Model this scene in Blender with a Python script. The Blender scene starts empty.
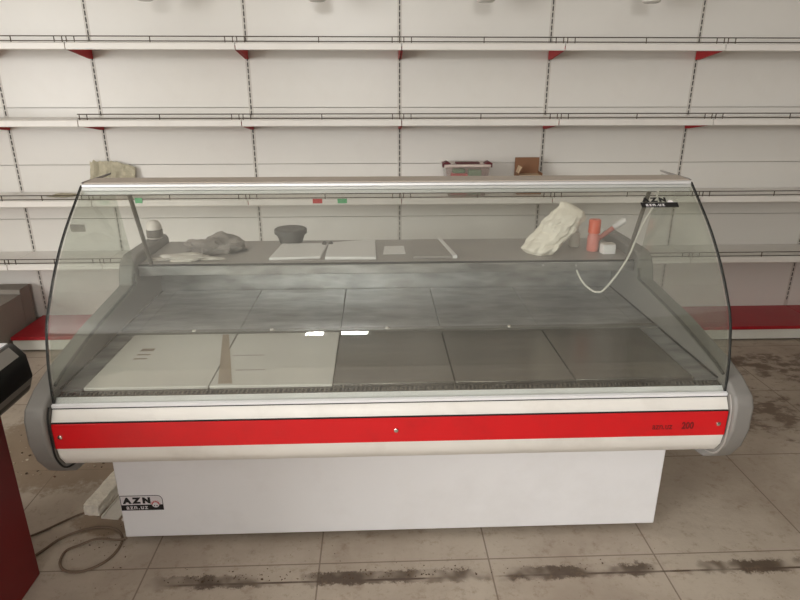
import bpy, bmesh, math, random
from mathutils import Vector, Matrix, noise
random.seed(7)
S = bpy.context.scene
COL = S.collection

# ---------------------------------------------------------------- helpers
def lin(c):
    return tuple(((v/255.0)/12.92 if v/255.0 <= 0.04045 else ((v/255.0+0.055)/1.055)**2.4) for v in c)

def mat(name, rgb, rough=0.5, metal=0.0, vary=0.06, scale=6.0, bump=0.0, bscale=60.0, dirt=None, dirt_amt=0.0, dscale=3.0, spec=0.5, stretch=None, coat=0.0, aniso=0.0):
    m = bpy.data.materials.new(name); m.use_nodes = True
    nt = m.node_tree; N = nt.nodes; L = nt.links
    b = N['Principled BSDF']
    b.inputs['Roughness'].default_value = rough
    b.inputs['Metallic'].default_value = metal
    b.inputs['Specular IOR Level'].default_value = spec
    b.inputs['Coat Weight'].default_value = coat
    tc = N.new('ShaderNodeTexCoord'); mp = N.new('ShaderNodeMapping')
    if stretch: mp.inputs['Scale'].default_value = stretch
    L.new(tc.outputs['Object'], mp.inputs['Vector'])
    n = N.new('ShaderNodeTexNoise'); n.inputs['Scale'].default_value = scale; n.inputs['Detail'].default_value = 6
    L.new(mp.outputs[0], n.inputs['Vector'])
    a = lin(rgb)
    r = N.new('ShaderNodeValToRGB')
    r.color_ramp.elements[0].position = 0.3; r.color_ramp.elements[1].position = 0.7
    r.color_ramp.elements[0].color = tuple(max(0, v*(1-vary)) for v in a)+(1,)
    r.color_ramp.elements[1].color = tuple(min(1, v*(1+vary)) for v in a)+(1,)
    L.new(n.outputs['Fac'], r.inputs['Fac'])
    out = r.outputs['Color']
    if dirt:
        n2 = N.new('ShaderNodeTexNoise'); n2.inputs['Scale'].default_value = dscale; n2.inputs['Detail'].default_value = 10; n2.inputs['Roughness'].default_value = 0.65
        L.new(mp.outputs[0], n2.inputs['Vector'])
        r2 = N.new('ShaderNodeValToRGB'); r2.color_ramp.elements[0].position = 0.5; r2.color_ramp.elements[1].position = 0.75
        r2.color_ramp.elements[1].color = (dirt_amt,)*3+(1,)
        L.new(n2.outputs['Fac'], r2.inputs['Fac'])
        mx = N.new('ShaderNodeMix'); mx.data_type = 'RGBA'
        L.new(r2.outputs['Color'], mx.inputs['Factor']); L.new(out, mx.inputs['A']); mx.inputs['B'].default_value = lin(dirt)+(1,)
        out = mx.outputs['Result']
    L.new(out, b.inputs['Base Color'])
    if bump:
        n3 = N.new('ShaderNodeTexNoise'); n3.inputs['Scale'].default_value = bscale; n3.inputs['Detail'].default_value = 4
        L.new(mp.outputs[0], n3.inputs['Vector'])
        bp = N.new('ShaderNodeBump'); bp.inputs['Strength'].default_value = bump; bp.inputs['Distance'].default_value = 0.01
        L.new(n3.outputs['Fac'], bp.inputs['Height']); L.new(bp.outputs[0], b.inputs['Normal'])
    return m

def glass_mat(name, tint, dust, refl=1.0, dust_rgb=(190, 190, 180)):
    m = bpy.data.materials.new(name); m.use_nodes = True
    nt = m.node_tree; N = nt.nodes; L = nt.links
    N.remove(N['Principled BSDF']); out = N['Material Output']
    tr = N.new('ShaderNodeBsdfTransparent'); tr.inputs['Color'].default_value = tint+(1,)
    gl = N.new('ShaderNodeBsdfGlossy'); gl.inputs['Roughness'].default_value = 0.015
    df = N.new('ShaderNodeBsdfDiffuse'); df.inputs['Color'].default_value = lin(dust_rgb)+(1,)
    lw = N.new('ShaderNodeLayerWeight'); lw.inputs['Blend'].default_value = 0.5
    p = N.new('ShaderNodeMath'); p.operation = 'POWER'; p.inputs[1].default_value = 5.0
    L.new(lw.outputs['Facing'], p.inputs[0])
    ma = N.new('ShaderNodeMath'); ma.operation = 'MULTIPLY_ADD'; ma.inputs[1].default_value = 0.96; ma.inputs[2].default_value = 0.043*refl
    L.new(p.outputs[0], ma.inputs[0])
    tc = N.new('ShaderNodeTexCoord')
    mp = N.new('ShaderNodeMapping'); mp.inputs['Scale'].default_value = (1.0, 1.0, 0.35)
    L.new(tc.outputs['Object'], mp.inputs['Vector'])
    n = N.new('ShaderNodeTexNoise'); n.inputs['Scale'].default_value = 5.0; n.inputs['Detail'].default_value = 8
    L.new(mp.outputs[0], n.inputs['Vector'])
    mr = N.new('ShaderNodeMapRange'); mr.inputs['From Min'].default_value = 0.3; mr.inputs['From Max'].default_value = 0.75
    mr.inputs['To Min'].default_value = dust*0.5; mr.inputs['To Max'].default_value = dust*1.5
    L.new(n.outputs['Fac'], mr.inputs['Value'])
    m1 = N.new('ShaderNodeMixShader'); L.new(mr.outputs[0], m1.inputs[0]); L.new(tr.outputs[0], m1.inputs[1]); L.new(df.outputs[0], m1.inputs[2])
    m2 = N.new('ShaderNodeMixShader'); L.new(ma.outputs[0], m2.inputs[0]); L.new(m1.outputs[0], m2.inputs[1]); L.new(gl.outputs[0], m2.inputs[2])
    L.new(m2.outputs[0], out.inputs['Surface'])
    return m

BASE = {}
def link(name, bm, m, parent=None, origin=None, smooth=False, bevel=0.0, seg=2):
    """bm is in world coordinates; the object's local frame is its parent's frame (or origin)."""
    base = BASE[parent.name] if parent else Vector(origin or (0, 0, 0))
    if bevel:
        bmesh.ops.remove_doubles(bm, verts=bm.verts, dist=1e-6)
    bmesh.ops.recalc_face_normals(bm, faces=bm.faces)
    bmesh.ops.translate(bm, verts=bm.verts, vec=-base)
    me = bpy.data.meshes.new(name); bm.to_mesh(me); bm.free()
    for mm in (m if isinstance(m, (list, tuple)) else [m]): me.materials.append(mm)
    o = bpy.data.objects.new(name, me); COL.objects.link(o)
    if parent: o.parent = parent
    else: o.location = base
    BASE[o.name] = base
    if smooth:
        for p in me.polygons: p.use_smooth = True
        me.set_sharp_from_angle(angle=math.radians(40))
    if bevel:
        b = o.modifiers.new('Bevel', 'BEVEL'); b.width = bevel; b.segments = seg; b.limit_method = 'ANGLE'; b.angle_limit = math.radians(35)
        for p in me.polygons: p.use_smooth = True
        me.set_sharp_from_angle(angle=math.radians(60))
    return o

def tag(o, label=None, cat=None, group=None, kind=None):
    if label: o['label'] = label
    if cat: o['category'] = cat
    if group: o['group'] = group
    if kind: o['kind'] = kind
    return o

def thing(name, loc, label, cat, group=None):
    o = bpy.data.objects.new(name, None); COL.objects.link(o); o.location = loc
    o.empty_display_size = 0.05
    BASE[o.name] = Vector(loc)
    return tag(o, label, cat, group)

def box(bm, x0, x1, y0, y1, z0, z1, mi=0, rot=0.0, piv=None):
    v = [bm.verts.new((x, y, z)) for z in (z0, z1) for y in (y0, y1) for x in (x0, x1)]
    fs = [(0, 2, 3, 1), (4, 5, 7, 6), (0, 1, 5, 4), (2, 6, 7, 3), (0, 4, 6, 2), (1, 3, 7, 5)]
    for f in fs:
        bm.faces.new([v[i] for i in f]).material_index = mi
    if rot:
        c = Vector(piv or ((x0+x1)/2, (y0+y1)/2, (z0+z1)/2))
        bmesh.ops.rotate(bm, verts=v, cent=c, matrix=Matrix.Rotation(rot, 3, 'Z'))
    return v

def prism(bm, pts, a0, a1, axis='x', mi=0):
    """pts: closed 2-D outline; axis x -> (y,z), axis y -> (x,z), axis z -> (x,y)."""
    def P(a, p):
        return {'x': (a, p[0], p[1]), 'y': (p[0], a, p[1]), 'z': (p[0], p[1], a)}[axis]
    A = [bm.verts.new(P(a0, p)) for p in pts]; B = [bm.verts.new(P(a1, p)) for p in pts]
    n = len(pts)
    for i in range(n):
        bm.faces.new((A[i], A[(i+1) % n], B[(i+1) % n], B[i])).material_index = mi
    bm.faces.new(A).material_index = mi; bm.faces.new(B[::-1]).material_index = mi

def strip(bm, inner, outer, a0, a1):
    """a sheet with thickness: two open outlines (y,z) extruded along x."""
    n = len(inner)
    R = [[bm.verts.new((a, p[0], p[1])) for p in L] for L in (inner, outer) for a in (a0, a1)]
    i0, i1, o0, o1 = R
    for k in range(n-1):
        bm.faces.new((i0[k], i0[k+1], i1[k+1], i1[k])); bm.faces.new((o0[k], o1[k], o1[k+1], o0[k+1]))
        bm.faces.new((i0[k], o0[k], o0[k+1], i0[k+1])); bm.faces.new((i1[k], i1[k+1], o1[k+1], o1[k]))
    bm.faces.new((i0[0], i1[0], o1[0], o0[0])); bm.faces.new((i0[-1], o0[-1], o1[-1], i1[-1]))

def catmull(P, n=8):
    P = [Vector(p) for p in P]; out = []
    for i in range(len(P)-1):
        a = P[max(i-1, 0)]; b = P[i]; c = P[i+1]; d = P[min(i+2, len(P)-1)]
        for k in range(n):
            t = k/n
            out.append(0.5*((2*b)+(c-a)*t+(2*a-5*b+4*c-d)*t*t+(3*b-a-3*c+d)*t**3))
    out.append(P[-1]); return out

def tube(bm, P, r, n=8, mi=0):
    P = [Vector(p) for p in P]; rings = []
    up = Vector((0.123, 0.31, 0.94))
    for i, p in enumerate(P):
        t = (P[min(i+1, len(P)-1)]-P[max(i-1, 0)]).normalized()
        a = t.cross(up)
        if a.length < 1e-3: a = t.cross(Vector((1, 0, 0)))
        a.normalize(); b = t.cross(a)
        rr = r[i] if isinstance(r, (list, tuple)) else r
        rings.append([bm.verts.new(p+(a*math.cos(2*math.pi*k/n)+b*math.sin(2*math.pi*k/n))*rr) for k in range(n)])
    for i in range(len(rings)-1):
        for k in range(n):
            bm.faces.new((rings[i][k], rings[i][(k+1) % n], rings[i+1][(k+1) % n], rings[i+1][k])).material_index = mi
    bm.faces.new(rings[0]).material_index = mi; bm.faces.new(rings[-1][::-1]).material_index = mi

def lathe(bm, prof, c, n=24, mi=0, sx=1.0, sy=1.0):
    rings = []
    for r, z in prof:
        rings.append([bm.verts.new((c[0]+math.cos(2*math.pi*k/n)*r*sx, c[1]+math.sin(2*math.pi*k/n)*r*sy, c[2]+z)) for k in range(n)])
    for i in range(len(rings)-1):
        for k in range(n):
            bm.faces.new((rings[i][k], rings[i][(k+1) % n], rings[i+1][(k+1) % n], rings[i+1][k])).material_index = mi
    bm.faces.new(rings[0][::-1]).material_index = mi; bm.faces.new(rings[-1]).material_index = mi

def text_bm(bm, s, size, weight, M, mi=0, ext=0.0004, sx=1.0, spc=1.0):
    cu = bpy.data.curves.new('lettering', 'FONT'); cu.body = s; cu.size = size; cu.offset = weight*size; cu.extrude = ext; cu.resolution_u = 3; cu.space_character = spc
    o = bpy.data.objects.new('lettering', cu); COL.objects.link(o)
    dg = bpy.context.evaluated_depsgraph_get(); dg.update()
    me = bpy.data.meshes.new_from_object(o.evaluated_get(dg))
    k = len(bm.verts); kf = len(bm.faces)
    bm.from_mesh(me); bm.verts.ensure_lookup_table(); bm.faces.ensure_lookup_table()
    vs = bm.verts[k:]
    if sx != 1.0:
        for v in vs: v.co.x *= sx
    for v in vs: v.co = M @ v.co
    for f in bm.faces[kf:]: f.material_index = mi
    bpy.data.objects.remove(o); bpy.data.curves.remove(cu); bpy.data.meshes.remove(me)

nb = bmesh.new

# ---------------------------------------------------------------- materials
white_paint = mat('white shelf paint', (226, 223, 217), 0.32, vary=0.015, scale=2, dirt=(176, 160, 138), dirt_amt=0.10, dscale=2.2)
white_edge = mat('white shelf edge', (232, 228, 222), 0.35, vary=0.015, dirt=(150, 140, 120), dirt_amt=0.12, dscale=5)
shelf_top = mat('dusty white shelf', (205, 197, 186), 0.6, vary=0.04, dirt=(140, 125, 105), dirt_amt=0.3, dscale=6)
upright_m = mat('white upright paint', (205, 200, 192), 0.4, vary=0.02)
slot_m = mat('dark upright slots', (32, 30, 28), 0.7)
wire_m = mat('dull chrome wire', (84, 74, 62), 0.4, metal=0.4)
red_deck = mat('red base shelf', (168, 22, 36), 0.4, vary=0.05, dirt=(140, 84, 76), dirt_amt=0.25, dscale=4)
red_bracket = mat('red bracket paint', (186, 26, 34), 0.45)
plinth_m = mat('white plinth', (222, 222, 214), 0.4, dirt=(140, 125, 105), dirt_amt=0.2)
counter_white = mat('white counter enamel', (236, 236, 238), 0.28, vary=0.012, scale=2, dirt=(150, 138, 122), dirt_amt=0.10, dscale=3.5)
counter_trim = mat('scuffed white trim', (228, 225, 219), 0.35, vary=0.03, dirt=(150, 138, 124), dirt_amt=0.2, dscale=7)
counter_red = mat('red glossy band', (204, 20, 28), 0.3, vary=0.03, dirt=(120, 40, 40), dirt_amt=0.2, dscale=9)
grey_plastic = mat('grey moulded plastic', (124, 121, 117), 0.5, vary=0.03, bump=0.03, bscale=200, dirt=(150, 140, 125), dirt_amt=0.2)
dark_seal = mat('black rubber seal', (15, 17, 16), 0.75)
steel = mat('brushed stainless steel', (128, 125, 121), 0.26, metal=0.9, vary=0.10, scale=4, stretch=(0.6, 6, 6), bump=0.03, bscale=40, dirt=(140, 132, 120), dirt_amt=0.35, dscale=4)
steel_back = mat('scratched stainless steel', (178, 179, 180), 0.32, metal=0.8, vary=0.34, scale=9, stretch=(1, 3, 3), bump=0.06, bscale=30, dirt=(150, 146, 138), dirt_amt=0.5, dscale=5)
glare_lens_white = mat('white plate glare and lens', (226, 224, 220), 0.25, metal=0.15, vary=0.03)
deck_grey = mat('grey laminate top', (150, 144, 140), 0.38, vary=0.04, dirt=(180, 170, 160), dirt_amt=0.3, dscale=7)
alu = mat('extruded aluminium', (222, 222, 222), 0.38, metal=0.35, vary=0.03)
canopy_m = mat('dusty grey canopy plate', (176, 165, 154), 0.5, vary=0.04, dirt=(150, 138, 122), dirt_amt=0.4)
black_hole = mat('black holes', (16, 15, 14), 0.8)
chrome = mat('chrome screw', (215, 212, 206), 0.2, metal=1.0)
glass_front = glass_mat('front glass', (0.965, 0.976, 0.958), 0.07, 1.0, (178, 174, 165))
glass_side = glass_mat('side glass', (0.945, 0.968, 0.938), 0.05, 1.0, (178, 176, 165))
ink_black = mat('black ink', (14, 13, 15), 0.5)
ink_white = mat('white ink', (222, 218, 220), 0.5)
ink_red = mat('red ink', (190, 40, 46), 0.5)
ink_dark_red = mat('dark red lettering', (118, 18, 22), 0.45)
cable_white = mat('white cable', (224, 221, 212), 0.5)
cable_floor = mat('dusty grey brown cable', (116, 98, 82), 0.7)
cabinet_red = mat('dark red cabinet', (122, 10, 16), 0.4, vary=0.04)
bumper_black = mat('black bumper', (20, 18, 18), 0.4)
bumper_grey = mat('grey inlay', (150, 145, 140), 0.5)
paper = mat('white paper', (236, 234, 234), 0.7, vary=0.02)
card_grey = mat('grey cover', (158, 152, 148), 0.6)
pot_grey = mat('dark grey pot', (86, 84, 82), 0.5)
bag_cream = mat('cream plastic bag', (238, 231, 218), 0.5, vary=0.04, bump=0.35, bscale=30)
cloth_grey = mat('grey crumpled cloth', (140, 133, 128), 0.85, vary=0.14, bump=0.4, bscale=40)
film_pale = mat('pale crumpled film', (206, 200, 192), 0.4, vary=0.06, bump=0.3, bscale=40)
orange_p = mat('orange plastic', (226, 92, 52), 0.4)
pink_p = mat('pinkish red plastic', (214, 128, 116), 0.4)
pale_p = mat('pale bottle plastic', (206, 200, 190), 0.4)
cardboard = mat('brown cardboard', (134, 96, 70), 0.8, vary=0.06)
cardboard_l = mat('pale cardboard edge', (196, 170, 140), 0.8)
tub_clear = mat('cloudy pinkish tub', (214, 198, 190), 0.3, vary=0.06)
maroon = mat('maroon lid clip', (92, 24, 34), 0.5)
tub_red = mat('red packet', (196, 48, 48), 0.5, vary=0.2, scale=30)
tub_green = mat('green packet', (84, 150, 108), 0.5, vary=0.3, scale=40)
grey_box_m = mat('grey dusty carton', (150, 143, 134), 0.8, vary=0.05, dirt=(110, 98, 86), dirt_amt=0.4)
block_m = mat('rough white block', (236, 230, 216), 0.9, vary=0.12, scale=40, bump=0.8, bscale=70)
strip_m = mat('white trim board', (222, 218, 208), 0.6, dirt=(130, 115, 95), dirt_amt=0.3)
crumb_m = mat('brown dirt crumbs', (92, 74, 58), 0.95, vary=0.2)
dust_film = mat('dusty torn film', (184, 177, 154), 0.7, vary=0.22, scale=22, bump=0.3, bscale=50)
lamp_white = mat('white lamp housing', (225, 222, 215), 0.5)
tag_red = mat('red tag', (196, 60, 60), 0.5); tag_green = mat('green tag', (84, 176, 120), 0.5)
wall_m = mat('plaster wall', (190, 182, 170), 0.8, vary=0.03)
ceil_m = mat('ceiling paint', (205, 200, 190), 0.8, vary=0.03)
frame_m = mat('white window frame', (220, 220, 216), 0.5)

def floor_material():
    m = bpy.data.materials.new('dusty floor tiles'); m.use_nodes = True
    nt = m.node_tree; N = nt.nodes; L = nt.links; b = N['Principled BSDF']; b.inputs['Roughness'].default_value = 0.55
    tc = N.new('ShaderNodeTexCoord'); sp = N.new('ShaderNodeSeparateXYZ'); L.new(tc.outputs['Object'], sp.inputs[0])
    def math_(op, a, c=None, d=None):
        n = N.new('ShaderNodeMath'); n.operation = op
        for i, v in enumerate((a, c, d)):
            if v is None: continue
            if isinstance(v, (int, float)): n.inputs[i].default_value = v
            else: L.new(v, n.inputs[i])
        return n.outputs[0]
    T = 0.5655
    def joint(c, off):
        f = math_('FRACT', math_('MULTIPLY_ADD', c, 1/T, -off/T+50))
        e = math_('MINIMUM', f, math_('SUBTRACT', 1.0, f))
        return math_('LESS_THAN', e, 0.0045)
    g = math_('MAXIMUM', joint(sp.outputs[0], -0.205), joint(sp.outputs[1], 1.618))
    def noise_(scale, detail=8, rough=0.6, vec=None, stretch=None):
        n = N.new('ShaderNodeTexNoise'); n.inputs['Scale'].default_value = scale; n.inputs['Detail'].default_value = detail; n.inputs['Roughness'].default_value = rough
        src = tc.outputs['Object']
        if stretch:
            mp = N.new('ShaderNodeMapping'); mp.inputs['Scale'].default_value = stretch; L.new(src, mp.inputs['Vector']); src = mp.outputs[0]
        L.new(src, n.inputs['Vector']); return n.outputs['Fac']
    def ramp(v, p0, p1):
        n = N.new('ShaderNodeMapRange'); n.interpolation_type = 'SMOOTHSTEP'
        n.inputs['From Min'].default_value = p0; n.inputs['From Max'].default_value = p1; L.new(v, n.inputs['Value']); return n.outputs[0]
    def blob(cx, cy, rx, ry):
        a = math_('MULTIPLY', math_('SUBTRACT', sp.outputs[0], cx), 1/rx); c = math_('MULTIPLY', math_('SUBTRACT', sp.outputs[1], cy), 1/ry)
        return math_('SUBTRACT', 1.0, math_('MINIMUM', 1.0, math_('ADD', math_('MULTIPLY', a, a), math_('MULTIPLY', c, c))))
    def mix(f, a, c):
        n = N.new('ShaderNodeMix'); n.data_type = 'RGBA'
        L.new(f, n.inputs['Factor'])
        for k, v in (('A', a), ('B', c)):
            if isinstance(v, tuple): n.inputs[k].default_value = lin(v)+(1,)
            else: L.new(v, n.inputs[k])
        return n.outputs['Result']
    col = mix(ramp(noise_(2.2), 0.35, 0.68), (190, 178, 163), (166, 152, 137))
    col = mix(math_('MULTIPLY', ramp(noise_(30, 10, 0.7), 0.56, 0.72), 0.35), col, (120, 102, 84))
    col = mix(math_('MULTIPLY', g, 0.75), col, (112, 96, 82))
    # a ragged line of mortar dirt along y = 1.545
    ln = math_('SUBTRACT', 1.0, math_('MINIMUM', 1.0, math_('MULTIPLY', math_('ABSOLUTE', math_('SUBTRACT', sp.outputs[1], 1.552)), 1/0.05)))
    thin = math_('LESS_THAN', math_('ABSOLUTE', math_('SUBTRACT', sp.outputs[1], 1.541)), 0.004)
    xr = math_('MULTIPLY', ramp(sp.outputs[0], -0.78, -0.62), ramp(noise_(4.5, 3), 0.40, 0.58))
    patch = math_('MULTIPLY', math_('MULTIPLY', ramp(math_('ADD', math_('MULTIPLY', ln, 0.5), noise_(24, 10, 0.8)), 0.68, 0.79), xr), 0.95)
    col = mix(patch, col, (84, 69, 56))
    col = mix(math_('MULTIPLY', thin, math_('MULTIPLY', ramp(noise_(5, 5), 0.35, 0.6), ramp(sp.outputs[0], -0.78, -0.7))), col, (88, 72, 60))
    # rubble stains left rear and broken patches right rear
    dl = math_('MAXIMUM', blob(-1.33, 2.36, 0.55, 0.36), blob(-0.98, 1.86, 0.16, 0.09))
    col = mix(math_('MULTIPLY', ramp(math_('ADD', math_('MULTIPLY', dl, 0.52), noise_(18, 10, 0.78)), 0.50, 0.74), 0.8), col, (134, 114, 92))
    dr = math_('MAXIMUM', blob(1.75, 2.55, 0.75, 0.42), blob(2.2, 3.05, 0.7, 0.3))
    col = mix(math_('MULTIPLY', ramp(math_('ADD', math_('MULTIPLY', dr, 0.3), noise_(9, 10, 0.68, stretch=(1, 1.5, 1))), 0.70, 0.84), 0.8), col, (104, 86, 72))
    L.new(col, b.inputs['Base Color'])
    bp = N.new('ShaderNodeBump'); bp.inputs['Strength'].default_value = 0.15; bp.inputs['Distance'].default_value = 0.01
    L.new(noise_(25, 8), bp.inputs['Height']); L.new(bp.outputs[0], b.inputs['Normal'])
    return m
floor_m = floor_material()

# ---------------------------------------------------------------- the room
XL, XR, YF, YB, ZC = -4.6, 4.8, -5.5, 3.90, 3.2
def struct(name, bm, m): return tag(link(name, bm, m), kind='structure')
bm = nb(); box(bm, XL-.2, XR+.2, YF-.2, YB+.2, -0.12, 0.0); struct('floor', bm, floor_m)
bm = nb(); box(bm, XL-.2, XR+.2, YF-.2, YB+.2, ZC, ZC+0.12); struct('ceiling', bm, ceil_m)
bm = nb(); box(bm, XL-.2, XR+.2, YB, YB+0.15, 0, ZC); struct('wall_back', bm, wall_m)
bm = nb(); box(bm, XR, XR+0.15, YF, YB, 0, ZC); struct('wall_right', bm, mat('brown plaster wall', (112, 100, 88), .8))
def wall_with_holes(name, axis, pos, a0, a1, holes, m=None):
    """wall slab with rectangular openings [(a_lo, a_hi, z_lo, z_hi)] sorted along a."""
    bm = nb()
    def bx(u0, u1, z0, z1):
        if axis == 'x': box(bm, pos-.15, pos, u0, u1, z0, z1)
        else: box(bm, u0, u1, pos-.15, pos, z0, z1)
    c = a0
    for (h0, h1, z0, z1) in holes:
        bx(c, h0, 0, ZC)
        if z0 > 0: bx(h0, h1, 0, z0)
        bx(h0, h1, z1, ZC); c = h1
    bx(c, a1, 0, ZC)
    return struct(name, bm, m or wall_m)
HL = [(-4.6, -0.4, 0.6, 2.9)]
HF = [(-1.12, -0.74, 2.25, 3.0), (-0.60, -0.10, 2.25, 3.0)]
wall_with_holes('wall_left', 'x', XL, YF, YB, HL)
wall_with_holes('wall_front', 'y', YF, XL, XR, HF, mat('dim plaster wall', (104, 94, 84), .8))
k = 1
for (a0, a1, z0, z1) in HL+HF:
    left = (a0, a1, z0, z1) in HL
    bm = nb(); w = 0.06
    parts = [(a0, a1, z0, z0+w), (a0, a1, z1-w, z1), (a0, a0+w, z0+w, z1-w), (a1-w, a1, z0+w, z1-w), ((a0+a1)/2-.03, (a0+a1)/2+.03, z0+w, z1-w)]
    for (u0, u1, v0, v1) in (parts if left else parts[:4]):
        if left: box(bm, XL-.12, XL-.04, u0, u1, v0, v1)
        else: box(bm, u0, u1, YF-.12, YF-.04, v0, v1)
    struct('window_%d' % k, bm, frame_m); k += 1

# ---------------------------------------------------------------- white wall shelving, bay by bay
YW = 3.765; YS = 3.458
US = [-3.020, -2.146, -1.604, -0.7303, 0.1435, 1.0173, 1.8911, 2.7649, 3.6387]
SB = [0.489, 0.858, 1.293, 1.6805]; SH = 0.037
SEAMS = [0.085, 0.405, 0.730, 1.056, 1.382, 1.708, 2.034]
bay_labels = [
    'white metal shelving bay at the far left edge, behind the two grey cartons',
    'narrow white shelving bay left of the glass counter, half as wide as its neighbours',
    'white shelving bay holding the torn dusty film, behind the canopy left end',
    'white shelving bay with a red tag-free front behind the dark grey pot',
    'white shelving bay that holds the clear tub and the small brown carton',
    'white shelving bay behind the cream plastic bag, above the right half of the counter',
    'white shelving bay with the red base shelf showing just right of the glass counter',
    'white shelving bay at the far right edge, cut off by the picture']
bay_labels[3] = 'white shelving bay with the red tag on its shelf edge, behind dark pot'
bays = []
for i in range(8):
    x0, x1 = US[i], US[i+1]
    t = thing('shelving_bay', ((x0+x1)/2, 3.6, 0), bay_labels[i], 'shelving', 'white shelving bays along the back wall')
    bays.append(t)
    # slotted upright halves at both sides of the bay
    for (xa, xb, e) in ((x0+.0007, x0+.013, 1), (x1-.013, x1-.0007, -1)):
        bm = nb(); box(bm, xa, xb, YW-.004, YB-.01, 0.0, 2.18)
        z = 0.14
        while z < 2.15:
            (p, q) = (xa, xa+.0026) if e > 0 else (xb-.0026, xb)
            box(bm, p, q, YW-.0052, YW-.0040, z, z+.024, mi=1); z += 0.0333
        link('upright', bm, [upright_m, slot_m], t)
    for s in range(len(SEAMS)-1):
        bm = nb(); box(bm, x0+.0131, x1-.0131, YW-.003, YW+.012, SEAMS[s]+.0016, SEAMS[s+1]-.0016)
        link('back_panel', bm, white_paint, t)
    # base shelf
    xe = x0-.030 if i == 1 else x0+.002
    if i:
      bm = nb(); box(bm, xe, x1-.002, 3.388, YW-.005, 0.078, 0.0995); link('base_shelf', bm, red_deck, t, bevel=.003)['label'] = 'red base shelf'
      bm = nb(); box(bm, xe+.002, x1-.001, 3.400, 3.415, 0.012, 0.078); link('plinth', bm, plinth_m, t)
    # top board that carries the lamps
    bm = nb(); box(bm, x0+.002, x1-.002, 3.40, YW, 2.06, 2.085); link('top_board', bm, white_edge, t)
    for s, zb in enumerate(SB):
        zt = zb+SH
        bm = nb()
        prism(bm, [(YW-.006, zt), (YS+.006, zt), (YS, zt-.006), (YS, zb+.003), (YS+.003, zb), (YS+.018, zb), (YS+.018, zb+.004), (YS+.006, zb+.006), (YS+.006, zt-.012), (YW-.006, zt-.012)], x0+.0025, x1-.0025)
        sh = link('shelf', bm, white_edge, t)
        for (xa, xb) in ((x0+.004, x0+.0075), (x1-.0075, x1-.004)):
            bm = nb(); prism(bm, [(YW-.006, zt-.013), (YW-.006, zb-.034), (YW-.03, zb-.034), (YS+.02, zb+.002), (YS+.02, zt-.013)], xa, xb)
            link('bracket', bm, red_bracket, sh)
        if s == 2 and i == 1: continue
        # wire guard
        bm = nb(); r = 0.0027; ya = YS+.006; za = zt+.005; zc = zt+.028
        a, b = x0+.001, x1-.001
        for zz in (za, zc): tube(bm, [(a, ya, zz), (b, ya, zz)], r, 6)
        for xx in (a+.010, a+.050, b-.050, b-.010, (a+b)/2): tube(bm, [(xx, ya, zt-.001), (xx, ya, zc)], r, 6)
        link('wire_guard', bm, wire_m, sh)
        if s == 1 and i in (2, 3, 4):
            tx = {2: -1.34, 3: -0.29, 4: None}[i]
            if i == 3:
                for (tx, mm) in ((-0.337, tag_red), (-0.196, tag_green)):
                    bm = nb(); box(bm, tx-.027, tx+.027, YS-.0025, YS-.0003, zb+.012, zb+.038)
                    link('price_tag', bm, mm, sh)['label'] = 'red tag' if mm is tag_red else 'green tag'
            elif i == 2:
                bm = nb(); box(bm, tx-.02, tx+.02, YS-.0025, YS-.0003, zb+.02, zb+.05); link('price_tag', bm, tag_green, sh)['label'] = 'green tag'

bm = nb(); box(bm, -1.898, -1.808, YW-.0048, YW-.0034, .648, .694); link('wall_label', bm, mat('grey label', (128, 122, 114), .6, vary=.25, scale=40), bays[1])['label'] = 'small grey label on the back panel'
names5 = ['second bay from the left', 'leftmost of the three in view', 'between the other two', 'rightmost of the three in view']
lamp_labels = {2: 'round white lamp over the wide left bay, mostly above the picture edge', 3: 'round white lamp at the top edge, leftmost of the three clearly in view',
               4: 'round white lamp at the top edge, above the clear tub', 5: 'round white lamp at the top edge, above the cream bag'}
for i in (2, 3, 4, 5):
    cx = (US[i]+US[i+1])/2
    t = thing('lamp', (cx, 3.465, 2.06), lamp_labels[i], 'lamp', 'round lamps under the shelving top')
    bm = nb(); lathe(bm, [(0.040, 1.914-2.06), (0.047, 1.919-2.06), (0.047, -0.03), (0.02, -0.02), (0.02, 0.0)], (cx, 3.465, 2.06)); link('housing', bm, lamp_white, t, smooth=True)
    bm = nb(); lathe(bm, [(0.03, -.149), (0.038, -.1465)], (cx, 3.465, 2.06)); link('lens', bm, glare_lens_white, t)

# ---------------------------------------------------------------- the glass display counter
XC = 0.0465; HG = 0.919; HI = 0.921; HO = 0.975; HB = 0.931
C = thing('display_counter', (XC, 1.95, 0), 'long white refrigerated display counter with curved glass front and red band', 'counter')
bm = nb(); box(bm, XC-HB, XC+HB, 1.742, 2.44, 0.024, 0.486); link('base', bm, counter_white, C, bevel=.004)
for sx in (-1, 1):
    for fy in (1.80, 2.36):
        bm = nb(); lathe(bm, [(0.022, 0.0), (0.022, 0.008), (0.008, 0.010), (0.008, 0.024)], (XC+sx*(HB-.06), fy, 0), 12); link('foot', bm, bumper_black, C)
body = [(1.462, .6885), (1.4425, .657), (1.4425, .577), (1.448, .545), (1.470, .512), (1.51, .492), (1.56, .487), (2.44, .487), (2.44, .6985), (1.52, .6985), (1.50, .689)]
bm = nb(); prism(bm, body, XC-HG, XC+HG); link('lower_body', bm, counter_trim, C, smooth=True)
bm = nb(); prism(bm, [(1.4410, .6545), (1.437, .652), (1.4365, .580), (1.4410, .577)], XC-HG+.002, XC+HG-.002)
band = link('front_band', bm, counter_red, C); band['label'] = 'red front band'
bm = nb(); box(bm, XC-HG+.002, XC+HG-.002, 1.4385, 1.4440, .6545, .6572); link('band_seam', bm, dark_seal, C)
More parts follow.
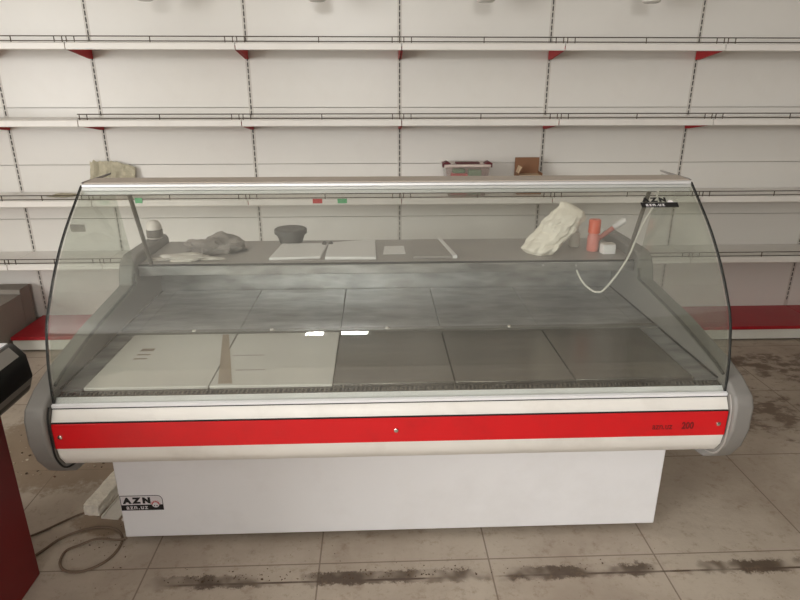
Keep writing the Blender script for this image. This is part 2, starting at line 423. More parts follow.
for px in (-0.853, 0.045, 0.941):
    bm = nb()
    prof = [(0.0065, 0), (0.006, .0025), (0.003, .004)]
    lathe(bm, prof, (0, 0, 0), 12)
    bmesh.ops.transform(bm, verts=bm.verts, matrix=Matrix.Translation((px, 1.4366, .616)) @ Matrix.Rotation(math.radians(90), 4, 'X'))
    link('screw', bm, chrome, band, smooth=True)['label'] = 'bright screw head'
RX = Matrix.Rotation(math.radians(90), 4, 'X')
bm = nb()
text_bm(bm, 'azn.uz', 0.028, 0.01, Matrix.Translation((0.755, 1.4362, 0.602)) @ RX, sx=0.82)
text_bm(bm, '200', 0.030, 0.03, Matrix.Translation((0.838, 1.4362, 0.602)) @ RX, sx=0.75)
link('lettering', bm, ink_dark_red, band)['label'] = 'faint dark lettering'
# grey moulded ends
side = [(1.452, .716), (1.430, .704), (1.4165, .675), (1.4145, .606), (1.432, .546), (1.470, .490), (1.525, .450), (1.60, .434), (2.40, .434),
        (2.50, .50), (2.525, .62), (2.525, .905), (2.50, .922), (2.175, .922), (2.135, .905), (2.112, .87), (2.098, .828), (1.79, .795), (1.566, .757), (1.487, .735)]
for sx in (-1, 1):
    bm = nb(); prism(bm, side, XC+sx*HI, XC+sx*HO)
    e = link('end_panel', bm, grey_plastic, C, bevel=.008, seg=3); e['label'] = 'grey moulded plastic end'
    # dark seam between the plastic end and the white body
    bm = nb(); pts = catmull([(XC+sx*(HG+.001), y-.0035, z) for (y, z) in [(1.452, .700), (1.434, .660), (1.4335, .58), (1.44, .545), (1.466, .505), (1.51, .484), (1.56, .478)]], 4)
    tube(bm, pts, .0026, 6); link('seam', bm, bumper_grey if sx > 0 else dark_seal, e)
# curved front glass
gp = catmull([(0, 1.470, .6945), (0, 1.474, .74), (0, 1.480, .79), (0, 1.493, .845), (0, 1.5075, .892), (0, 1.532, .937), (0, 1.604, 1.031), (0, 1.694, 1.119), (0, 1.834, 1.224)], 8)
ins, outs = [], []
for i, p in enumerate(gp):
    t = (gp[min(i+1, len(gp)-1)]-gp[max(i-1, 0)]).normalized(); n = Vector((0, t.z, -t.y))
    outs.append((p.y, p.z)); ins.append((p.y+n.y*.006, p.z+n.z*.006))
bm = nb(); strip(bm, ins, outs, XC-HG, XC+HG); g = link('front_glass', bm, glass_front, C, smooth=True)
for sx in (-1, 1):
    bm = nb(); tube(bm, [(XC+sx*(HG+.0005), (a[0]+b[0])/2, (a[1]+b[1])/2) for a, b in zip(ins, outs)], .0036, 8); link('edge_trim', bm, dark_seal, g, smooth=True)['label'] = 'dark glass edge'
# side glass
gl_line = [p for p in ins if p[1] > .745]
for sx in (-1, 1):
    xa = XC+sx*.9145; xb = XC+sx*.9085
    pts = [(y+.004, z) for (y, z) in gl_line]+[(2.02, 1.222), (2.112, .86), (2.096, .829), (1.79, .797), (1.566, .759), (1.50, .742)]
    bm = nb(); prism(bm, pts, xa, xb); sg = link('side_glass', bm, glass_side, C)
# channel under the glass
bm = nb(); prism(bm, [(1.4590, .6905), (1.4580, .6985), (1.4670, .7000), (1.4685, .6935), (1.4790, .6935), (1.4910, .7060), (1.4910, .6905)], XC-HG, XC+HG); link('glass_channel', bm, counter_white, C)
bm = nb(); box(bm, XC-HG, XC+HG, 1.4585, 1.4640, .6878, .6903); link('channel_seam', bm, dark_seal, C)
# air grille with its row of slots
bm = nb(); prism(bm, [(1.4915, .6992), (1.4915, .7062), (1.5155, .7092), (1.5155, .6992)], XC-HI+.004, XC+HI-.004)
x = XC-HI+.012
while x < XC+HI-.016:
    v = [bm.verts.new((x+a, yy, .7062+(yy-1.4915)*.125+.0004)) for a, yy in ((0, 1.495), (.0070, 1.495), (.0095, 1.512), (.0025, 1.512))]
    bm.faces.new(v).material_index = 1; x += .0125
link('air_grille', bm, [steel, black_hole], C)
# floor of the display and its plates
bm = nb(); box(bm, XC-HI+.001, XC+HI-.001, 1.5165, 2.372, .7005, .709); link('display_floor', bm, steel, C)
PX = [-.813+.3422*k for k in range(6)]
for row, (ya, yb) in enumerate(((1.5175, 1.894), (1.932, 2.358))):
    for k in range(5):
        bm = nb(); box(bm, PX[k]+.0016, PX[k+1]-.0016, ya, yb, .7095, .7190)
        o = link('display_plate', bm, glare_lens_white if (row == 0 and k < 2) else (steel if row == 0 else steel_back), C, bevel=.002, seg=2)  # left front plates carry a bright glass reflection as white colour
        if row == 0 and k < 2: o['label'] = 'plate with a bright reflection painted white'
for sx, xa in ((-1, PX[0]), (1, PX[5])):
    bm = nb(); a, b = sorted((xa+sx*.002, XC+sx*(HI-.004))); box(bm, a, b, 1.5175, 2.358, .7093, .7165); link('side_filler', bm, steel_back, C)
bm = nb(); prism(bm, [(1.896, .7095), (1.896, .7205), (1.899, .7225), (1.927, .7225), (1.930, .7205), (1.930, .7095)], XC-HI+.004, XC+HI-.004); link('reflection_strip', bm, mat('grey reflected band', (112, 110, 106), .45, metal=.3, vary=.1), C)  # raised grey strip put in for the dark band of a reflection
for px in (-.62, -.36, .03, .45):
    bm = nb(); lathe(bm, [(0.009, 0), (0.007, .004), (0.003, .006)], (px, 1.913, .7226), 10); link('screw', bm, chrome, C, smooth=True)
# dark joint beside the plates, rubber under the side glass
for sx in (-1, 1):
    xx = XC+sx*(HI-.0035); bm = nb(); box(bm, xx-.003, xx+.003, 1.5175, 2.358, .7170, .7190); link('joint_strip', bm, dark_seal, C)
    xx = XC+sx*.9185; bm = nb(); tube(bm, catmull([(xx, 2.1125, .868), (xx, 2.100, .8325), (xx, 2.085, .8285), (xx, 1.79, .7975), (xx, 1.566, .7595), (xx, 1.495, .740)], 5), .0045, 8); link('side_gasket', bm, dark_seal, C, smooth=True)
# printed marks and a folded edge on the whitened plates
def flat(pts, z0, z1):
    bm = nb(); prism(bm, pts, z0, z1, 'z'); return bm
FP = [o for o in C.children if o.name.startswith('display_plate')]
link('folded_edge', flat([(-.518, 1.885), (-.498, 1.885), (-.409, 1.530), (-.448, 1.530)], .7192, .7202), mat('beige folded strip', (168, 152, 136), .5), FP[0])['label'] = 'beige folded edge'
for (x0, x1, yy) in ((-.448, -.352, 1.715), (-.418, -.332, 1.612)):
    link('printed_line', flat([(x0, yy), (x1, yy), (x1, yy+.005), (x0, yy+.005)], .7191, .7194), card_grey, FP[1])
for k in range(3):
    link('printed_mark', flat([(-.745, 1.700+.03*k), (-.705, 1.700+.03*k), (-.703, 1.708+.03*k+.012*(k == 2)), (-.743, 1.708+.03*k+.012*(k == 2))], .7191, .7194), mat('brown print', (128, 112, 100), .5), FP[0])
# back panel, service deck
bm = nb(); box(bm, XC-HI+.002, XC+HI-.002, 2.362, 2.376, .709, .845); link('inner_back_panel', bm, steel_back, C)
bm = nb(); box(bm, XC-HI+.002, XC+HI-.002, 2.44, 2.46, .50, .845); link('rear_panel', bm, counter_white, C)
bm = nb(); box(bm, XC-HI+.002, XC+HI-.002, 2.172, 2.515, .846, .885); dk = link('service_deck', bm, deck_grey, C, bevel=.003)
bm = nb(); prism(bm, [(2.1715, .843), (2.1715, .878), (2.160, .878), (2.158, .876), (2.158, .845), (2.160, .843)], XC-HI+.002, XC+HI-.002); link('deck_edge', bm, steel_back, dk)
bm = nb(); box(bm, XC-HI+.002, XC+HI-.002, 2.1645, 2.1718, .8782, .8838); link('edge_seal', bm, dark_seal, dk)
for (px, pz) in ((.62, .868), (.745, .866)):
    bm = nb(); lathe(bm, [(0.004, 0), (0.003, .002)], (0, 0, 0), 8)
    bmesh.ops.transform(bm, verts=bm.verts, matrix=Matrix.Translation((px, 2.158, pz)) @ RX); link('rivet', bm, ink_white, dk)
# posts
for sx in (-1, 1):
    bm = nb(); tube(bm, [(.055+sx*.845, 1.955, 1.2095), (.055+sx*.885, 2.172, .886)], .0072, 12); link('post', bm, mat('dull steel post', (120, 114, 106), .4, metal=.4), C, smooth=True)
# canopy
bm = nb(); prism(bm, [(1.842, 1.2275), (1.843, 1.2300), (1.925, 1.2330), (1.965, 1.224), (1.965, 1.210), (1.842, 1.210)], XC-HG+.004, XC+HG-.004); cp = link('canopy', bm, canopy_m, C)
front = [(1.8500, 1.2045), (1.8400, 1.1975), (1.8240, 1.1975), (1.8232, 1.1985), (1.8232, 1.2072), (1.8320, 1.2076), (1.8320, 1.2094), (1.8240, 1.2098), (1.8240, 1.2172), (1.8330, 1.2176), (1.8330, 1.2194), (1.8255, 1.2198), (1.8262, 1.2262), (1.8300, 1.2278), (1.8415, 1.2278), (1.8415, 1.2045)]
bm = nb(); prism(bm, front, XC-HG+.0055, XC+HG-.0055); link('front_moulding', bm, alu, cp)['label'] = 'ridged aluminium front edge'
for sx in (-1, 1):
    bm = nb(); xx = XC+sx*(HG-.0015); prism(bm, [(1.835, 1.2305), (1.855, 1.2325), (2.045, 1.2325), (2.045, 1.2285), (1.966, 1.2245), (1.85, 1.224)], xx-.002, xx+.002); link('end_plate', bm, bumper_grey, cp)
# lamp tube under the canopy
bm = nb(); tube(bm, [(XC-.80, 1.925, 1.196), (XC+.80, 1.925, 1.196)], .013, 10)
for xx in (XC-.80, XC+.80): box(bm, xx-.015, xx+.015, 1.91, 1.94, 1.195, 1.2098)
link('lamp_tube', bm, lamp_white, cp, smooth=True)
# hanging lamp cable
cab = catmull([(.897, 1.898, 1.209), (.893, 1.905, 1.143), (.888, 1.93, 1.102), (.884, 1.96, 1.052), (.883, 1.99, .997), (.880, 2.02, .937), (.864, 2.06, .859), (.833, 2.09, .790), (.818, 2.105, .778), (.800, 2.12, .780), (.768, 2.135, .808), (.745, 2.148, .851)], 5)
bm = nb(); tube(bm, cab, .0036, 8); link('lamp_cable', bm, cable_white, C, smooth=True)['label'] = 'loose white cable'

def sticker(parent, M, w, h, glassy=False):
    """black and white maker's sticker; M maps (x right, y up, z out)."""
    def quad(bm, pts, z, mi):
        A = [bm.verts.new(M @ Vector((p[0], p[1], z))) for p in pts]; B = [bm.verts.new(M @ Vector((p[0], p[1], z-.0003))) for p in pts]
        n = len(pts)
        bm.faces.new(A).material_index = mi; bm.faces.new(B[::-1]).material_index = mi
        for i in range(n): bm.faces.new((A[i], B[i], B[(i+1) % n], A[(i+1) % n])).material_index = mi
    def rr(x0, x1, y0, y1, r):
        pts = [(x0, y0), (x1, y0)]
        for k in range(6):
            a = math.pi/2*k/5; pts.append((x1-r+r*math.cos(a), y1-r+r*math.sin(a)))
        return pts+[(x0, y1)]
    bm = nb()
    b = h*.035; split = h*.38
    if not glassy:
        quad(bm, rr(0, w, 0, h, h*.3), .0006, 0)
        quad(bm, rr(b, w-b, split, h-b, h*.26), .0009, 1)
    else:
        quad(bm, [(0, 0), (w, 0), (w, split*1.15), (0, split*1.15)], .0006, 0)
    text_bm(bm, 'A Z N', h*.50, .075, M @ Matrix.Translation((w*.08, split+h*.12, .0012)), 0, ext=.0002, sx=1.12*w/h/2.35)
    text_bm(bm, 'azn.uz', h*.40, .02, M @ Matrix.Translation((w*.12, h*.09, .0012)), 1, ext=.0002, sx=1.0*w/h/2.35, spc=1.2)
    # little badge on the right: pale disc over the band with red rays around its upper half
    cx, cy, r = w*.82, split*1.0, h*.20
    if not glassy:
        quad(bm, [(cx+r*math.cos(2*math.pi*k/18), cy+r*math.sin(2*math.pi*k/18)) for k in range(18)], .0012, 1)
        ring = []
        for k in range(11): ring.append((cx+r*1.02*math.cos(math.pi*k/10), cy+r*1.02*math.sin(math.pi*k/10)))
        for k in range(10, -1, -1): ring.append((cx+r*.78*math.cos(math.pi*k/10), cy+r*.78*math.sin(math.pi*k/10)))
        for k in range(10):
            quad(bm, [ring[k], ring[k+1], ring[20-k], ring[21-k]], .0014, 2)
        for k in range(7):
            a = math.pi*(k+.5)/7; ca, sa = math.cos(a), math.sin(a)
            quad(bm, [(cx+r*1.05*ca+.12*r*sa, cy+r*1.05*sa-.12*r*ca), (cx+r*1.4*ca+.1*r*sa, cy+r*1.4*sa-.1*r*ca), (cx+r*1.4*ca-.1*r*sa, cy+r*1.4*sa+.1*r*ca), (cx+r*1.05*ca-.12*r*sa, cy+r*1.05*sa+.12*r*ca)], .0012, 2)
        for s in (-1, 1):
            quad(bm, [(cx+s*r*.35-.15*r, cy-.55*r), (cx+s*r*.35+.15*r, cy-.55*r), (cx+s*r*.35+.15*r, cy-.2*r), (cx+s*r*.35-.15*r, cy-.2*r)], .0015, 0)
    else:
        quad(bm, [(cx+r*math.cos(math.pi*k/8), split*1.15+r*math.sin(math.pi*k/8)) for k in range(9)], .0006, 1)
    o = link('sticker', bm, [ink_black, ink_white, ink_red], parent); o['label'] = 'black and white maker sticker'
sticker(C, Matrix.Translation((-.881, 1.7418, .136)) @ RX, .142, .060)
tg = Vector((0, .140, .105)).normalized(); nn = Vector((0, -tg.z, tg.y))
i0 = min(range(len(outs)), key=lambda i: abs(outs[i][1]-1.166)); p0 = Vector((.783, outs[i0][0], outs[i0][1])); p1 = outs[min(i0+3, len(outs)-1)]
tg = (Vector((0, p1[0], p1[1]))-Vector((0, p0.y, p0.z))).normalized(); nn = Vector((0, -tg.z, tg.y))
Mg = Matrix(((1, 0, 0, p0.x), (0, tg.y, nn.y, p0.y+nn.y*.0012), (0, tg.z, nn.z, p0.z+nn.z*.0012), (0, 0, 0, 1)))
sticker(g, Mg, .112, .044, glassy=True)

# ---------------------------------------------------------------- things lying on the service deck
ZD = .8856
def lump(name, m, c, rx, ry, h, label, cat, seed, amp=.35, freq=9.0, group=None):
    bm = nb(); bmesh.ops.create_icosphere(bm, subdivisions=4, radius=1.0)
    for v in bm.verts:
        d = v.co.copy(); f = 1+amp*noise.noise(d*1.6+Vector((seed, 0, 0)))+amp*.5*noise.noise(d*4.1+Vector((0, seed, 0)))
        z = max(d.z, -.0)*f
        v.co = Vector((c[0]+d.x*f*rx, c[1]+d.y*f*ry, c[2]+max(0, z*h)))
    o = link(name, bm, m, origin=(c[0], c[1], c[2]), smooth=True)
    return tag(o, label, cat, group)
lump('crumpled_cloth', cloth_grey, (-.640, 2.36, ZD), .120, .065, .055, 'crumpled grey cloth heap on the left part of the counter top', 'cloth', 3.1, amp=.6)
lump('plastic_film', film_pale, (-.715, 2.236, ZD), .115, .036, .018, 'pale crumpled plastic film in front of the grey cloth', 'plastic film', 8.4, amp=.5)
t = thing('pot', (-.357, 2.472, ZD), 'dark grey round pot standing behind the open notebook', 'pot')
bm = nb(); lathe(bm, [(.038, 0), (.046, .004), (.059, .040), (.059, .043), (.052, .043), (.036, .006)], t.location, 28); link('body', bm, pot_grey, t, smooth=True)
bm = nb(); lathe(bm, [(.058, .040), (.067, .042), (.067, .058), (.062, .062), (.050, .061), (.006, .058)], t.location, 28); link('rim', bm, pot_grey, t, smooth=True)
t = thing('open_notebook', (-.20, 2.33, ZD), 'open notebook with blank white pages near the deck front edge', 'notebook')
bm = nb(); prism(bm, [(-.410, 2.186), (-.196, 2.190), (.002, 2.181), (-.004, 2.470), (-.198, 2.415), (-.392, 2.412)], ZD, ZD+.003, 'z'); link('cover', bm, card_grey, t)
for pts, hh in (([(-.404, 2.190), (-.214, 2.206), (-.200, 2.413), (-.386, 2.409)], .010), ([(-.196, 2.192), (-.004, 2.185), (-.008, 2.466), (-.196, 2.413)], .012)):
    bm = nb(); prism(bm, pts, ZD+.003, ZD+.003+hh, 'z'); link('page_block', bm, paper, t, bevel=.003)
bm = nb()
for q in ((-.213, 2.39), (-.187, 2.39)):
    lathe(bm, [(.009, 0), (.009, .004), (.004, .012)], (q[0], q[1], ZD+.0132), 10)
link('binding', bm, pot_grey, t)
bm = nb(); prism(bm, [(.022, 2.27), (.110, 2.275), (.108, 2.395), (.030, 2.39)], ZD, ZD+.0025, 'z')
tag(link('paper_slip', bm, paper, origin=(.066, 2.33, ZD)), 'small white paper slip between the open notebook and the grey folder', 'paper')
t = thing('folder', (.21, 2.34, ZD), 'flat grey folder with a pale right edge lying on the counter top', 'folder')
bm = nb(); prism(bm, [(.135, 2.205), (.285, 2.205), (.255, 2.475), (.150, 2.475)], ZD, ZD+.010, 'z'); link('cover', bm, card_grey, t, bevel=.002)
bm = nb(); prism(bm, [(.286, 2.205), (.302, 2.205), (.270, 2.475), (.256, 2.475)], ZD, ZD+.012, 'z'); link('edge', bm, paper, t)
# cream bag
bm = nb(); rings = []
secs = [(.000, .640, .060, .070), (.012, .642, .068, .078), (.04, .662, .070, .074), (.075, .694, .073, .066), (.110, .720, .074, .055), (.140, .742, .066, .040), (.162, .752, .056, .025), (.178, .742, .038, .012), (.184, .735, .030, .004)]
nn_ = 40
sec = []
for a in range(len(secs)-1):
    for q in range(4):
        f = q/4; sec.append(tuple(secs[a][k]*(1-f)+secs[a+1][k]*f for k in range(4)))
sec.append(secs[-1])
for (h, cx, rx, ry) in sec:
    R = []
    for k in range(nn_):
        an = 2*math.pi*k/nn_
        p = Vector((math.cos(an), math.sin(an), h*9))
        w = 1+.14*noise.noise(p*2.0)+.26*(abs(noise.noise(Vector((math.cos(an)*1.3, math.sin(an)*1.3+h*6, h*24))))-.2)*(1 if h > .005 else .2)+.09*noise.noise(Vector((math.cos(an)*3.5, math.sin(an)*3.5, h*22)))*(1 if h > .01 else .3)
        R.append(bm.verts.new((cx+math.cos(an)*rx*w, 2.30+math.sin(an)*ry*w, ZD+h+(.012*math.cos(an+2.4) if h > .1 else 0))))
    rings.append(R)
for a in range(len(rings)-1):
    for k in range(nn_): bm.faces.new((rings[a][k], rings[a][(k+1) % nn_], rings[a+1][(k+1) % nn_], rings[a+1][k]))
bm.faces.new(rings[0][::-1]); bm.faces.new(rings[-1])
tag(link('plastic_bag', bm, bag_cream, origin=(.640, 2.30, ZD)), 'cream plastic bag leaning to the right on the counter top', 'bag')
def bottle(c, r, h, m, capm, label, capr=.4, caph=.25, name='bottle'):
    t = thing(name, c, label, 'bottle')
    bm = nb(); hb = h*(1-caph); lathe(bm, [(r*.94, 0), (r, .004), (r, hb*.78), (r*.9, hb*.88), (r*capr, hb*.97), (r*capr, hb)], c, 20); link('body', bm, m, t, smooth=True)
    bm = nb(); lathe(bm, [(r*capr*1.25, hb), (r*capr*1.25, h*.97), (r*capr*1.1, h)], c, 16); link('cap', bm, capm, t, smooth=True)
bottle((.852, 2.30, ZD), .023, .125, pink_p, orange_p, 'pinkish red bottle with a thick orange cap beside the cream bag', capr=.8, caph=.42)
bottle((.800, 2.37, ZD), .022, .085, pale_p, pale_p, 'short pale bottle between the cream bag and the orange capped bottle', capr=.5)
t = thing('carton', (.898, 2.26, ZD), 'small white carton in front of the leaning brush', 'carton')
bm = nb(); box(bm, .872, .922, 2.24, 2.275, ZD, ZD+.036, rot=.1); link('body', bm, paper, t, bevel=.002)
bm = nb(); box(bm, .874, .920, 2.242, 2.273, ZD+.0362, ZD+.040, rot=.1, piv=(.897, 2.2575, 0)); link('lid', bm, film_pale, t)
t = thing('brush', (.90, 2.36, ZD), 'pinkish brush with a pale tip leaning up to the right behind the white carton', 'brush')
bm = nb(); tube(bm, [(.880, 2.38, ZD+.010), (.955, 2.37, ZD+.075)], .0095, 10); link('handle', bm, pink_p, t, smooth=True)
bm = nb(); tube(bm, [(.956, 2.37, ZD+.076), (.990, 2.365, ZD+.102), (1.0, 2.364, ZD+.106)], [.012, .014, .010], 10); link('tip', bm, paper, t, smooth=True)
# pale round object on the left end of the counter
t = thing('jar', (-.893, 2.42, .9225), 'pale round topped jar with a dark label on the left rear end of the counter', 'jar')
bm = nb(); lathe(bm, [(.026, 0), (.030, .003), (.030, .04), (.027, .058), (.018, .070), (.006, .075)], t.location, 20); link('body', bm, film_pale, t, smooth=True)
bm = nb(); lathe(bm, [(.0305, .006), (.0312, .008), (.0312, .036), (.0305, .038)], t.location, 20); link('paper_label', bm, mat('patterned dark label', (96, 90, 82), .6, vary=.5, scale=90), t, smooth=True)

# ---------------------------------------------------------------- things on the wall shelves
Z3 = SB[1]+SH+.0006
t = thing('storage_tub', (.525, 3.60, Z3), 'clear plastic tub with maroon lid clips and red and green packets inside', 'tub')
bm = nb()
def ringbox(bm, cx, cy, w0, d0, w1, d1, z0, z1, th=.003):
    A = []
    for (w, d, z) in ((w0, d0, z0), (w1, d1, z1), (w1-th*2, d1-th*2, z1), (w0-th*2, d0-th*2, z0+th)):
        A.append([bm.verts.new((cx+sx*w/2, cy+sy*d/2, z)) for sx, sy in ((-1, -1), (1, -1), (1, 1), (-1, 1))])
    for a in range(3):
        for k in range(4): bm.faces.new((A[a][k], A[a][(k+1) % 4], A[a+1][(k+1) % 4], A[a+1][k]))
    bm.faces.new(A[0][::-1]); bm.faces.new(A[3])
ringbox(bm, .525, 3.60, .215, .16, .255, .19, Z3, Z3+.165); link('body', bm, glass_mat('cloudy tub plastic', (.95, .93, .92), .13, 1.0, (225, 205, 198)), t)
bm = nb(); box(bm, .525-.134, .525+.134, 3.50, 3.70, Z3+.166, Z3+.182); link('lid', bm, tub_clear, t, bevel=.006)
for sx in (-1, 1):
    bm = nb(); prism(bm, [(.525+sx*.142, Z3+.165), (.525+sx*.142, Z3+.188), (.525+sx*.120, Z3+.200), (.525+sx*.096, Z3+.186), (.525+sx*.112, Z3+.1825), (.525+sx*.136, Z3+.1825), (.525+sx*.136, Z3+.165)], 3.51, 3.57, 'y'); link('lid_clip', bm, maroon, t)['label'] = 'maroon lid clip'
bm = nb(); box(bm, .46, .60, 3.54, 3.60, Z3+.1825, Z3+.190); link('handle', bm, maroon, t, bevel=.003)
for (x0, x1, z0, z1, mm, lab, yy) in ((.435, .535, .06, .128, tub_red, 'red packet seen through the tub, left', 3.535), (.535, .615, .07, .15, tub_green, 'green packet seen through the tub, right', 3.535), (.445, .52, .126, .155, tub_green, 'green packet lying on top of the red packet in the tub', 3.54)):
    bm = nb(); z0_ = z0 if z0 > .1 else .0045
    box(bm, x0, x1-.003, yy, yy+.05, Z3+z0_, Z3+z1); tag(link('packet', bm, mm, origin=(x0, yy, Z3+z0_), bevel=.008, seg=3), lab, 'packet', 'packets in the clear tub')
t = thing('open_carton', (.90, 3.60, Z3), 'small open brown cardboard carton right of the clear tub', 'carton')
bm = nb()
box(bm, .830, .975, 3.655, 3.660, Z3, Z3+.205); box(bm, .9715, .975, 3.56, 3.6548, Z3, Z3+.125); box(bm, .830, .8335, 3.56, 3.6548, Z3, Z3+.125)
box(bm, .8337, .9713, 3.56, 3.6548, Z3, Z3+.004); box(bm, .8337, .9713, 3.56, 3.564, Z3+.004, Z3+.105)
link('body', bm, cardboard, t)
bm = nb(); prism(bm, [(.829, Z3+.125), (.834, Z3+.125), (.853, Z3+.158), (.842, Z3+.165)], 3.56, 3.62, 'y'); link('flap', bm, cardboard_l, t)
bm = nb(); box(bm, .836, .969, 3.566, 3.65, Z3+.105, Z3+.112); link('inner_flap', bm, cardboard_l, t)
# torn dusty film at the back of the middle shelf, left
bm = nb()
nx, nz = 22, 10
V = [[bm.verts.new((-1.70+.26*a/nx+.006*noise.noise(Vector((a*.5, b*.5, 1))), 3.735-.012*noise.noise(Vector((a*.35, b*.4, 5)))-.12*(1-b/nz)**2, Z3+.012+(b/nz)*(.172+.016*noise.noise(Vector((a*.7, 0, 9)))-.035*max(0, a/nx-.55)/.45))) for b in range(nz+1)] for a in range(nx+1)]
for a in range(nx):
    for b in range(nz): bm.faces.new((V[a][b], V[a+1][b], V[a+1][b+1], V[a][b+1]))
o = link('torn_film', bm, dust_film, origin=(-1.60, 3.66, Z3)); sm = o.modifiers.new('Solidify', 'SOLIDIFY'); sm.thickness = .002
tag(o, 'torn dusty plastic film at the shelf back above the counter left end', 'plastic film')
lump('dust_heap', dust_film, (-1.83, 3.62, Z3), .075, .05, .012, 'low dusty scrap heap on the middle shelf of the narrow left bay', 'dust', 5.0)

# ---------------------------------------------------------------- grey cartons on the left base shelf
ZB = .0005
t = thing('grey_carton', (-2.45, 3.32, ZB), 'low wide grey carton on the floor beside the red base shelf end, left edge', 'carton')
bm = nb(); box(bm, -2.75, -2.192, 3.05, 3.600, ZB, .288); link('body', bm, grey_box_m, t, bevel=.003)
bm = nb(); box(bm, -2.752, -2.190, 3.048, 3.602, .2884, .297); link('lid', bm, grey_box_m, t, bevel=.002)
t = thing('grey_carton', (-2.45, 3.67, ZB), 'taller grey carton standing behind the low one against the shelving', 'carton')
bm = nb(); box(bm, -2.70, -2.200, 3.612, 3.725, ZB, .315); link('body', bm, grey_box_m, t, bevel=.003)
bm = nb(); box(bm, -2.702, -2.198, 3.610, 3.727, .3154, .324); link('lid', bm, grey_box_m, t, bevel=.002)

# ---------------------------------------------------------------- red cabinet with black bumper, left foreground
t = thing('checkout_cabinet', (-1.4, 1.2, 0), 'dark red cabinet with a black and grey edged top, left foreground', 'cabinet')
bm = nb(); box(bm, -1.75, -1.112, .70, 1.610, 0.0, .640); link('body', bm, cabinet_red, t, bevel=.004)['label'] = 'dark red body'
bm = nb(); box(bm, -1.75, -1.0465, .70, 1.612, .6405, .8165); link('top', bm, counter_white, t)['label'] = 'white top'
prof = [(-1.0455, .815), (-1.032, .814), (-1.004, .780), (-.998, .715), (-1.013, .671), (-1.0455, .652)]
bm = nb(); prism(bm, prof, .70, 1.618, 'y'); bp_ = link('bumper', bm, bumper_black, t, bevel=.005)
bp_['label'] = 'black bumper edge'
bm = nb(); prism(bm, [(-1.0305, .8135), (-1.0075, .7855), (-1.0058, .787), (-1.0288, .815)], .70, 1.585, 'y'); link('inlay', bm, bumper_grey, bp_)['label'] = 'grey strip on the bumper'
bm = nb(); prism(bm, [(-1.0003, .709), (-1.0143, .6690), (-1.0455, .6500), (-1.0700, .6395), (-1.1105, .6395), (-1.1105, .600), (-1.0160, .6660), (-.9985, .7095)], .70, 1.612, 'y'); link('lower_inlay', bm, bumper_grey, t)['label'] = 'grey lower strip'

# ---------------------------------------------------------------- floor clutter
def Zp(u, v, z=0.0):
    f, th, yw = 605.2, .3394, .0387
    F = Vector((math.sin(yw)*math.cos(th), math.cos(yw)*math.cos(th), -math.sin(th))); R = Vector((math.cos(yw), -math.sin(yw), 0)); U = R.cross(F)
    r = F+R*((u-400)/f)-U*((v-300)/f); k = (z-1.5)/r.z
    return Vector((r.x*k, r.y*k, z))
bm = nb()
ang = math.radians(-8)
v = box(bm, -.030, .030, 0, .27, 0, .045)
bmesh.ops.subdivide_edges(bm, edges=bm.edges[:], cuts=9, use_grid_fill=True)
for q in bm.verts:
    q.co += Vector((noise.noise(q.co*60), noise.noise(q.co*60+Vector((5, 0, 0))), noise.noise(q.co*60+Vector((0, 9, 0))) if q.co.z > .002 else 0))*.004
bmesh.ops.transform(bm, verts=bm.verts, matrix=Matrix.Translation((-1.068, 1.892, .0)) @ Matrix.Rotation(ang, 4, 'Z'))
tag(link('plaster_block', bm, block_m, origin=(-1.06, 2.0, 0)), 'rough white plaster block lying on the floor beside the counter base', 'block')
bm = nb()
prism(bm, [(-.036, 0), (.030, 0), (.030, .004), (-.032, .004), (-.032, .010), (-.036, .010)], 0, .25, 'y')
bmesh.ops.transform(bm, verts=bm.verts, matrix=Matrix.Translation((-.992, 1.868, .0)) @ Matrix.Rotation(math.radians(-9), 4, 'Z'))
tag(link('trim_board', bm, strip_m, origin=(-.95, 2.0, 0)), 'flat white trim board on the floor between the plaster block and the counter', 'board')
bm = nb(); prism(bm, [(-.008, 0), (.008, 0), (.008, .010), (-.008, .010)], 0, .16, 'y')
bmesh.ops.transform(bm, verts=bm.verts, matrix=Matrix.Translation((-.938, 1.855, .0)) @ Matrix.Rotation(math.radians(-6), 4, 'Z'))
tag(link('wood_strip', bm, strip_m, origin=(-.94, 1.93, 0)), 'thin pale strip on the floor against the counter base', 'strip')
R_ = .0045
loop = [(30, 559), (45, 549), (60, 539), (80, 531), (100, 527), (115, 529), (122, 536), (120, 546), (110, 558), (95, 567), (78, 572), (64, 570), (60, 562), (66, 551), (80, 545), (98, 541), (118, 542), (122, 540)]
pts = [Zp(u, v, R_+.0002) for u, v in loop]
for k in (15, 16, 17): pts[k].z += .009
pts[6].z += 0; pts[17] = pts[17]+Vector((.02, 0, 0))
bm = nb(); tube(bm, catmull(pts, 8), R_, 8); tag(link('floor_cable', bm, cable_floor, origin=(-1.0, 1.7, 0), smooth=True), 'looped dusty cable on the floor left of the counter base', 'cable')
pts = [Zp(u, v, R_+.0002) for u, v in [(28, 537), (45, 530), (62, 522), (78, 515), (84, 513)]]
bm = nb(); tube(bm, catmull(pts, 6), R_*.8, 8); tag(link('floor_cable', bm, cable_floor, origin=(-1.15, 1.85, 0), smooth=True), 'straight dusty cable on the floor ending at the plaster block', 'cable')
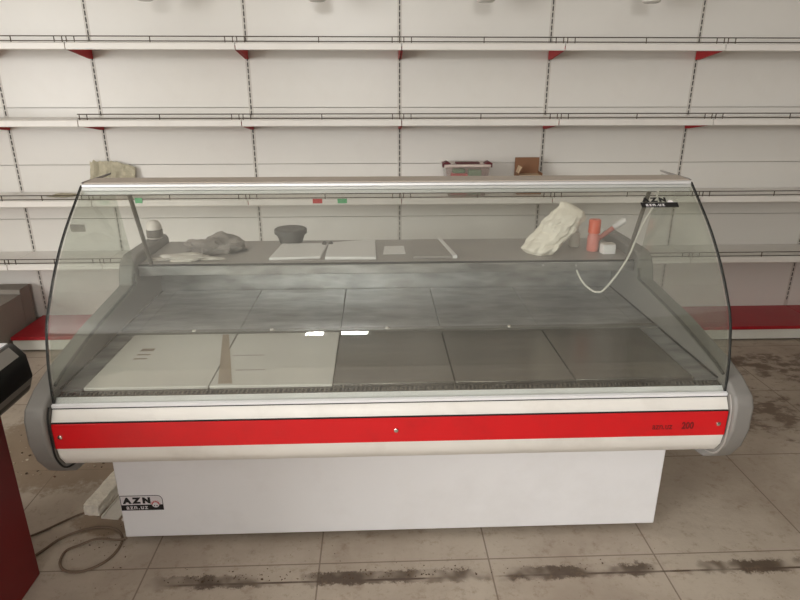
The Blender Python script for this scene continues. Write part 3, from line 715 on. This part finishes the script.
# loose crumbs of dirt
bm = nb()
def crumb(x, y, s, pale=False):
    if x < -1.08 and y < 1.66: return
    m4 = Matrix.Translation((x, y, s*.35)) @ Matrix.Rotation(random.random()*6, 4, 'Z') @ Matrix.Diagonal((s, s*random.uniform(.5, 1), s*.6, 1))
    r = bmesh.ops.create_icosphere(bm, subdivisions=1, radius=1.0, matrix=m4)
    for f in {f for v in r['verts'] for f in v.link_faces}: f.material_index = int(pale)
    for v in r['verts']: v.co += Vector((random.uniform(-.3, .3), random.uniform(-.3, .3), random.uniform(-.1, .1)))*s; v.co.z = max(v.co.z, .0003)
for _ in range(170):
    x = random.uniform(-.72, .9) if random.random() > .6 else random.gauss(random.choice((-.5, -.2, .12)), .10)
    crumb(x, 1.550+abs(random.gauss(0, .022)), random.uniform(.001, .0034)*(1.0 if random.random() > .04 else 1.7))
for _ in range(200): crumb(random.gauss(-1.33, .2), random.gauss(2.34, .11), random.uniform(.0015, .007), random.random() < .55)
for _ in range(40): crumb(random.gauss(-.97, .08), random.gauss(1.80, .08), random.uniform(.001, .0035))
for _ in range(120): crumb(random.uniform(-1.2, 1.6), random.uniform(1.35, 1.75), random.uniform(.0008, .002))
o = link('dirt_crumbs', bm, [crumb_m, mat('pale plaster crumbs', (190, 176, 156), .95, vary=.1)]); tag(o, 'loose brown dirt crumbs scattered over the floor tiles', 'dirt', kind='stuff')

# ---------------------------------------------------------------- light
def area(name, loc, rot, sx, sy, e, col):
    l = bpy.data.lights.new(name, 'AREA'); l.shape = 'RECTANGLE'; l.size = sx; l.size_y = sy; l.energy = e; l.color = col
    o = bpy.data.objects.new(name, l); COL.objects.link(o); o.location = loc; o.rotation_euler = rot
    return o
DAY = (1.0, 0.982, 0.95)
for (a0, a1, z0, z1) in HL:
    area('daylight', (XL-.2, (a0+a1)/2, (z0+z1)/2), (0, math.radians(-90), 0), z1-z0, a1-a0, 60*(a1-a0)*(z1-z0), DAY)
for (a0, a1, z0, z1), e in zip(HF, (420, 420)):
    area('daylight', ((a0+a1)/2, YF-.2, (z0+z1)/2), (math.radians(90), 0, 0), a1-a0, z1-z0, e*(a1-a0)*(z1-z0), DAY)
# soft fill panel added under the ceiling in front of the counter
CL = thing('added_fill_panel', (-.9, -1.6, ZC), 'large pale fill panel added under the ceiling', 'fill light')
bm = nb(); box(bm, -4.4, 3.0, -5.2, 1.9, ZC-.035, ZC-.0005); link('added_fill_frame', bm, frame_m, CL)
area('added_fill_lamp', (-.7, -1.65, ZC-.05), (0, 0, 0), 7.3, 7.0, 84, (1.0, .98, .95))
W = bpy.data.worlds.new('World'); S.world = W; W.use_nodes = True
W.node_tree.nodes['Background'].inputs[0].default_value = (0.85, 0.92, 1.0, 1); W.node_tree.nodes['Background'].inputs[1].default_value = 1.2

# ---------------------------------------------------------------- camera
cd = bpy.data.cameras.new('camera'); cam = bpy.data.objects.new('camera', cd); COL.objects.link(cam)
cam.location = (0, 0, 1.5); cam.rotation_euler = (math.radians(90)-.3394, 0, -.0387)
cd.sensor_fit = 'HORIZONTAL'; cd.sensor_width = 36; cd.lens = 605.2/800*36
S.camera = cam
S.view_settings.view_transform = 'Standard'; S.view_settings.look = 'None'; S.view_settings.gamma = 1; S.view_settings.use_curve_mapping = False
S.view_settings.exposure = -0.64
